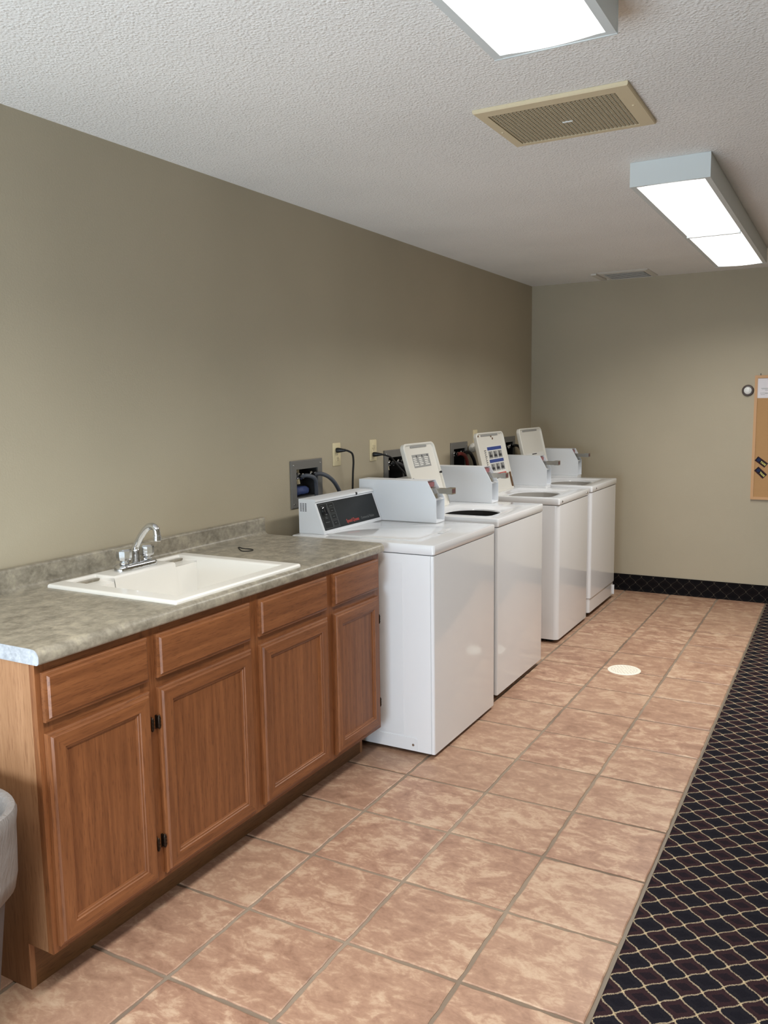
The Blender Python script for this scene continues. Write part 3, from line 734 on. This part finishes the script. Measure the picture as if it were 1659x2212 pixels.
t = obj('plastic_wrap', loft(B(), [([(.5*x, y) for x, y in rr(.06, .075, .10, .15, .03, 5)], 0), ([(.5*x, y) for x, y in rr(.06, .078, .11, .165, .04, 5)], .030), ([(.5*x, y) for x, y in rr(.06, .082, .09, .14, .04, 5)], .052), ([(.5*x, y) for x, y in rr(.06, .085, .05, .09, .02, 5)], .060)]), M['blue'])
dm = t.modifiers.new('sub', 'SUBSURF'); dm.levels = 2; dm.render_levels = 2
tx = bpy.data.textures.new('crumple', 'CLOUDS'); tx.noise_scale = .03
dm = t.modifiers.new('crumple', 'DISPLACE'); dm.texture = tx; dm.strength = .014
t.location = (-.078, 3.262, BZ0+.050); t.scale = (1, .95, .72); tag(t, 'crumpled blue plastic stuffed in the bottom of the nearest supply box', 'plastic wrap')

def outlet(label, y, z, h=.116, w_=.072):
    t = thing('wall_outlet', label, 'outlet', (0, y, z), 'ivory outlets on the left wall')
    obj('cover_plate', loft(B(), [(rr(0, 0, w_, h, .004, 3), .0003), (rr(0, 0, w_, h, .004, 3), .003), (rr(0, 0, w_-.008, h-.008, .003, 3), .006)], 'x'), M['ivory'], t, 40)
    for s in (-1, 1):
        r_ = obj('receptacle', loft(B(), [(rr(0, s*.0215, .034, .029, .011, 4), .005), (rr(0, s*.0215, .034, .029, .011, 4), .008), (rr(0, s*.0215, .032, .027, .010, 4), .0085)], 'x'), M['ivory'], t, 40)
        bm = B(); box(bm, .0080, .0088, -.0075, -.0055, s*.0215-.002, s*.0215+.008); box(bm, .0080, .0088, .0055, .0075, s*.0215-.002, s*.0215+.007); lathe(bm, [(.0025, .008), (.0025, .0088)], 0, 0, s*.0215-.008, 'x', 8)
        obj('slots', bm, M['print_dark'], r_, 0)
    obj('screw', lathe(B(), [(0, .0075), (.003, .007), (.0035, .005)], 0, 0, 0, 'x', 10), M['steel'], t)
    return t
outlet('ivory outlet left of the two, with a plug in its upper socket', 3.6135, 1.2290)
outlet('ivory outlet right of the two, with a plug in its lower socket', 3.9860, 1.2295)
outlet('ivory outlet mostly hidden behind the blue labelled lid', 5.412, 1.2350)
def cord(label, y, z, pts):
    t = thing('power_cord', label, 'power cord', (0, y, z), 'black washer cords')
    obj('plug', loft(B(), [(rr(0, 0, .027, .025, .009, 4), .0092), (rr(0, 0, .028, .026, .010, 4), .016), (rr(.002, 0, .022, .022, .009, 4), .030), (rr(.004, 0, .016, .016, .007, 4), .045), (rr(.006, 0, .013, .013, .006, 4), .056)], 'x'), M['black'], t, 40)
    obj('cable', tube(B(), [(.053, .006, 0)]+pts, .0052, 10, 8), M['black'], t)
    return t
cord('black power cord hanging straight down behind the nearest washer console', 3.606, 1.2505, [(.066, .016, -.004), (.075, .040, -.020), (.070, .058, -.060), (.062, .064, -.12), (.058, .064, -.22), (.055, .064, -.38)])
cord('black power cord looping across the second supply box', 3.979, 1.2080, [(.070, .020, -.004), (.088, .055, -.020), (.092, .095, -.050), (.092, .150, -.085), (.090, .215, -.125), (.088, .26, -.20), (.086, .28, -.33)])
cord('black power cord behind the blue labelled lid', 5.405, 1.2135, [(.060, .0, -.006), (.060, .01, -.03), (.045, .02, -.1), (.040, .02, -.33)])
t = obj('plastic_fitting', lathe(B(), [(0, 0), (.014, .001), (.020, .006), (.018, .014), (.026, .020), (.028, .034), (.022, .040), (.027, .048), (.026, .062), (.016, .066), (.016, .078), (0, .079)], 0, 0, 0, 'y', 9), M['plastic_w'], smooth=25)
t.location = (.034, 5.262, 1.166); t.scale = (1.1, 1.2, 1.1); t.rotation_euler = (R(14), 0, 0)
tag(t, 'white ribbed plastic fitting on the wall left of the blue labelled lid', 'plastic fitting')

# ------------------------------------------------------------------ ceiling: lamps, grilles
def lamp(label, y0, y1):
    X0_, X1_, Z0, Z1 = 1.4825, 1.7755, 2.2985, HC
    t = thing('ceiling_light', label, 'ceiling light', (X0_, y0, Z0), 'surface fluorescent fixtures'); W_, L_, H_ = X1_-X0_, y1-y0, Z1-Z0-.0005
    bm = B(); th = .003; lip = .021
    box(bm, 0, W_, th, L_-th, H_-.004, H_)
    for a, b in ((0, 1), (1, -1)):
        xs_ = a*W_; box(bm, min(xs_, xs_+b*th), max(xs_, xs_+b*th), th, L_-th, 0, H_-.004)
        box(bm, min(xs_+b*th, xs_+b*lip), max(xs_+b*th, xs_+b*lip), th, L_-th, 0, .003)
    obj('housing', bm, M['fixture'], t, 0)
    for a in (0, L_-th): obj('end_plate', bbx(-.001, W_+.001, a-.001, a+th+.001, -.001, H_, .001, 1), M['fixture'], t, 0)
    for a in (th+.001, L_-lip): obj('end_rail', bx(lip, W_-lip, a, a+lip-th-.001, .0005, .003), M['fixture'], t, 0)
    obj('centre_bar', bx(lip, W_-lip, L_/2-.009, L_/2+.009, -.0105, .004), M['fixture'], t, 0)
    for a, b in ((lip, L_/2-.005), (L_/2+.005, L_-lip-.001)):
        bm = B(); n = 8; x0, x1 = lip+.0006, W_-lip-.0006
        top = [(x1, .0030)]; pts = [(x0+(x1-x0)*k/n, .0018-.0065*math.sin(math.pi*k/n)) for k in range(n+1)]
        ext(bm, [(x0, .0058)]+pts+[(x1, .0058)], 'y', a, b)
        obj('lens', bm, M['lens'], t, 40, 'bright frosted lens')
        ld = bpy.data.lights.new('tube_light', 'AREA'); ld.shape = 'RECTANGLE'; ld.size = W_-2*lip-.01; ld.size_y = b-a-.024
        ld.energy = LAMP_W/2; ld.color = (1.0, .985, .95); ld.spread = R(LAMP_SPREAD)
        lo = bpy.data.objects.new('tube_light', ld); C.objects.link(lo); lo.parent = t; lo.location = (W_/2, (a+b)/2, -.0075)
    return t
lamp('nearest fluorescent ceiling fixture, cut off by the top of the picture', -.30, 2.022)
lamp('farther fluorescent ceiling fixture, seen whole beyond the exhaust grille', 3.435, 5.757)

t = thing('exhaust_grille', 'yellowed dusty exhaust fan grille on the ceiling between the two lights', 'vent', (1.1895, 2.5685, HC))
GW, GL, gz = .4815, .402, -.0125
o_ = lambda i: [(i, i), (GW-i, i), (GW-i, GL-i), (i, GL-i)]
inn = [(.033, .047), (GW-.047, .047), (GW-.047, GL-.026), (.033, GL-.026)]
obj('frame', loft(B(), [(o_(0), -.0004), (o_(0), gz+.003), (o_(.003), gz), (inn, gz), (inn, -.003)], cap1=False, cap0=False), M['vent_frame'], t, 0)
obj('dust_pan', bx(.033, GW-.047, .047, GL-.026, -.0028, -.0012), M['vent_back'], t, 0)
ns = 30; wx0, wx1 = .0345, GW-.0485
sm = None
for k in range(ns):
    xx = wx0+(wx1-wx0)*(k+.5)/ns
    o = obj('slat', bx(-.0035, .0035, .0475, GL-.0265, gz+.0012, -.0032), M['vent_slat'], t, 0) if sm is None else bpy.data.objects.new('slat', sm)
    if sm is None: sm = o.data
    else: C.objects.link(o); o.parent = t
    o.location = (xx, 0, 0)
bm = B()
for k in range(25):
    yy = .0475+(GL-.074)*(k+.5)/25; box(bm, wx0, wx1, yy-.0014, yy+.0014, gz+.0016, gz+.0046)
cb = obj('cross_wires', bm, M['vent_slat'], t, 0); cb['kind'] = 'stuff'
obj('centre_latch', bbx(GW*.46, GW*.53, GL*.555, GL*.565, gz-.002, gz+.002, .0008), M['label_white'], t)
for a, b in ((.017, GL*.55), (GW-.024, GL*.45)): obj('screw', lathe(B(), [(0, -.0025), (.004, -.002), (.005, 0)], a, b, gz, 'z', 10), M['vent_frame'], t)

t = thing('ceiling_register', 'off-white slatted air register on the ceiling above the back wall', 'vent', (.63, 6.165, HC))
RW, RL = .352, .36
o_ = lambda i: [(i, i), (RW-i, i), (RW-i, RL-i), (i, RL-i)]
obj('frame', loft(B(), [(o_(0), -.0004), (o_(0), -.004), (o_(.02), -.012), (o_(.034), -.012), (o_(.034), -.002)], cap0=False, cap1=False), M['register'], t, 0)
obj('throat', bx(.034, RW-.034, .034, RL-.034, -.0022, -.0008), M['throat'], t, 0)
for k in range(7):
    yy = .05+k*.043; bm = bx(.035, RW-.035, -.019, .019, -.0012, .0012); bm.transform(Matrix.Rotation(R(18), 4, 'X'))
    s_ = obj('slat', bm, M['register'], t, 0); s_.location = (0, yy, -.0095)
t2 = obj('cover_strip', bev(bx(0, .04, 0, .30, -.012, -.0005), .004), M['register']); t2.location = (.575, 6.19, HC); t2.parent = None
tag(t2, 'narrow off-white strip on the ceiling left of the air register', 'ceiling strip')

# ------------------------------------------------------------------ back wall
BW = YB
t = thing('cork_board', 'cork notice board in a pale wood frame on the back wall', 'notice board', (1.6625, BW, .7575))
CWd, CH = .62, .8845
obj('cork_panel', bx(.016, CWd-.016, -.010, -.0005, .016, CH-.016), M['cork'], t, 0)
for nm, a in (('frame_stile', (0, .019, 0, CH)), ('frame_stile', (CWd-.019, CWd, 0, CH)), ('frame_rail', (.0192, CWd-.0192, 0, .019)), ('frame_rail', (.0192, CWd-.0192, CH-.019, CH))):
    obj(nm, bbx(a[0], a[1], -.017, -.0006, a[2], a[3], .0025), M['pine'], t)
obj('hanger', bx(.033, .037, -.006, -.001, CH, CH+.014), M['black'], t, 0)
yb = BW-.0104
t = thing('paper_notice', 'white paper notice pinned at the top of the cork board', 'notice', (1.6805, yb, 1.4825))
obj('sheet', bx(0, .216, -.0006, -.0001, 0, .1385), M['paper'], t, 0)
bm = B()
for z_, a, b in ((.082, .075, .14), (.068, .024, .19), (.061, .028, .19), (.054, .05, .16), (.034, .018, .12), (.030, .05, .19), (.024, .022, .05)): box(bm, a, b, -.0008, -.0004, z_, z_+.0025)
obj('printed_lines', bm, M['label_grey'], t, 0)
def taxi(label, cx_, cz_, ang, l, s, dy):
    t = thing('taxi_card', label, 'card', (cx_, yb-dy, cz_), 'taxi cards on the cork board'); t.rotation_euler = (0, R(ang), 0)
    obj('card', bev(bx(-l/2, l/2, -.0012, -.0002, -s/2, s/2), .0003, 1), M['card'], t, 0)
    bm = B()
    for zz in (-s/2+.003, s/2-.006): box(bm, -l/2+.002, l/2-.002, -.0015, -.001, zz, zz+.003)
    obj('border', bm, M['card_edge'], t, 0)
    obj('emblem', lathe(B(), [(.0125, -.0018), (.0125, -.001)], -l/2+.019, 0, .001, 'y', 20), M['card_blue'], t, 0)
    text('lettering', 'TAXI', .0185, frame_m((-.004, -.0016, -.0072), (1, 0, 0), (0, 0, 1), (0, -1, 0)), M['yellow'], t, bold=.0006)
    return t
taxi('upper of two dark cards with yellow TAXI lettering on the cork board', 1.7255, 1.029, 37, .083, .038, 0)
taxi('lower of two dark cards with yellow TAXI lettering on the cork board', 1.7235, .953, 44, .080, .040, .0025)
t = thing('round_wall_fixture', 'round white dome in a dark ring on the wall left of the cork board', 'wall fixture', (1.6175, BW, 1.5375))
obj('ring', lathe(B(), [(.039, -.0005), (.040, -.010), (.036, -.017), (.029, -.018), (.027, -.014)], 0, 0, 0, 'y', 32), M['bell_ring'], t)
obj('dome', lathe(B(), [(.0275, -.012), (.026, -.018), (.019, -.023), (.010, -.0255), (0, -.026)], 0, 0, 0, 'y', 24), M['bell_white'], t)

# ------------------------------------------------------------------ floor drain, bin
t = thing('floor_drain', 'round white perforated drain cover in the tile floor', 'drain', (1.2465, 4.567, .0005))
obj('cover', lathe(B(), [(.089, 0), (.089, .002), (.085, .0045), (.078, .0045), (.077, .0038), (0, .0038)], 0, 0, 0, 'z', 40), M['drain'], t)
bm = B()
for rr_, n in ((.018, 6), (.036, 12), (.053, 18), (.068, 24)):
    for k in range(n):
        a = 2*math.pi*k/n; lathe(bm, [(.0038, .003), (.0038, .0041)], rr_*math.cos(a), rr_*math.sin(a), 0, 'z', 6)
h_ = obj('holes', bm, M['drain_hole'], t, 0); h_['kind'] = 'stuff'

t = thing('trash_bin', 'grey trash bin with a white plastic liner beside the cabinet end', 'trash bin', (.417, 1.03, 0))
t.scale = (1, 1, .915)
def ring(g, k, ph, n=72, lobes=11):
    """rounded rectangle outline, half sizes .29 x .19 at the rim, moved in by g and rippled by k"""
    hx, hy, r = .29-g, .19-g, .12-g*.5; out = []
    for i in range(n):
        a = 2*math.pi*i/n; c, s_ = math.cos(a), math.sin(a); e = 3.2
        q = (abs(c/hx)**e+abs(s_/hy)**e)**(-1/e)+k*math.sin(lobes*a+ph)+.4*k*math.sin((lobes+6)*a)
        out.append((q*c, q*s_))
    return out
obj('bucket', loft(B(), [(ring(.075, 0, 0), 0), (ring(.072, 0, 0), .006), (ring(.016, 0, 0), .60), (ring(.021, 0, 0), .60), (ring(.077, 0, 0), .012)]), M['bin'], t, 40)
bm = loft(B(), [(ring(.024, .006, 1.), .418), (ring(.014, .005, .2), .425), (ring(.008, .005, .5), .47), (ring(.007, .003, 1.2), .54), (ring(.003, .002, 0), .60), (ring(0, .001, 0), .630), (ring(.004, .001, 0), .643), (ring(.014, .001, 0), .645), (ring(.026, .002, 0), .632), (ring(.034, .005, .7), .55), (ring(.045, .007, 1.4), .40), (ring(.075, .008, .3), .2)], cap0=False, cap1=True)
obj('liner', bm, M['liner'], t, 60, 'white plastic bin liner')
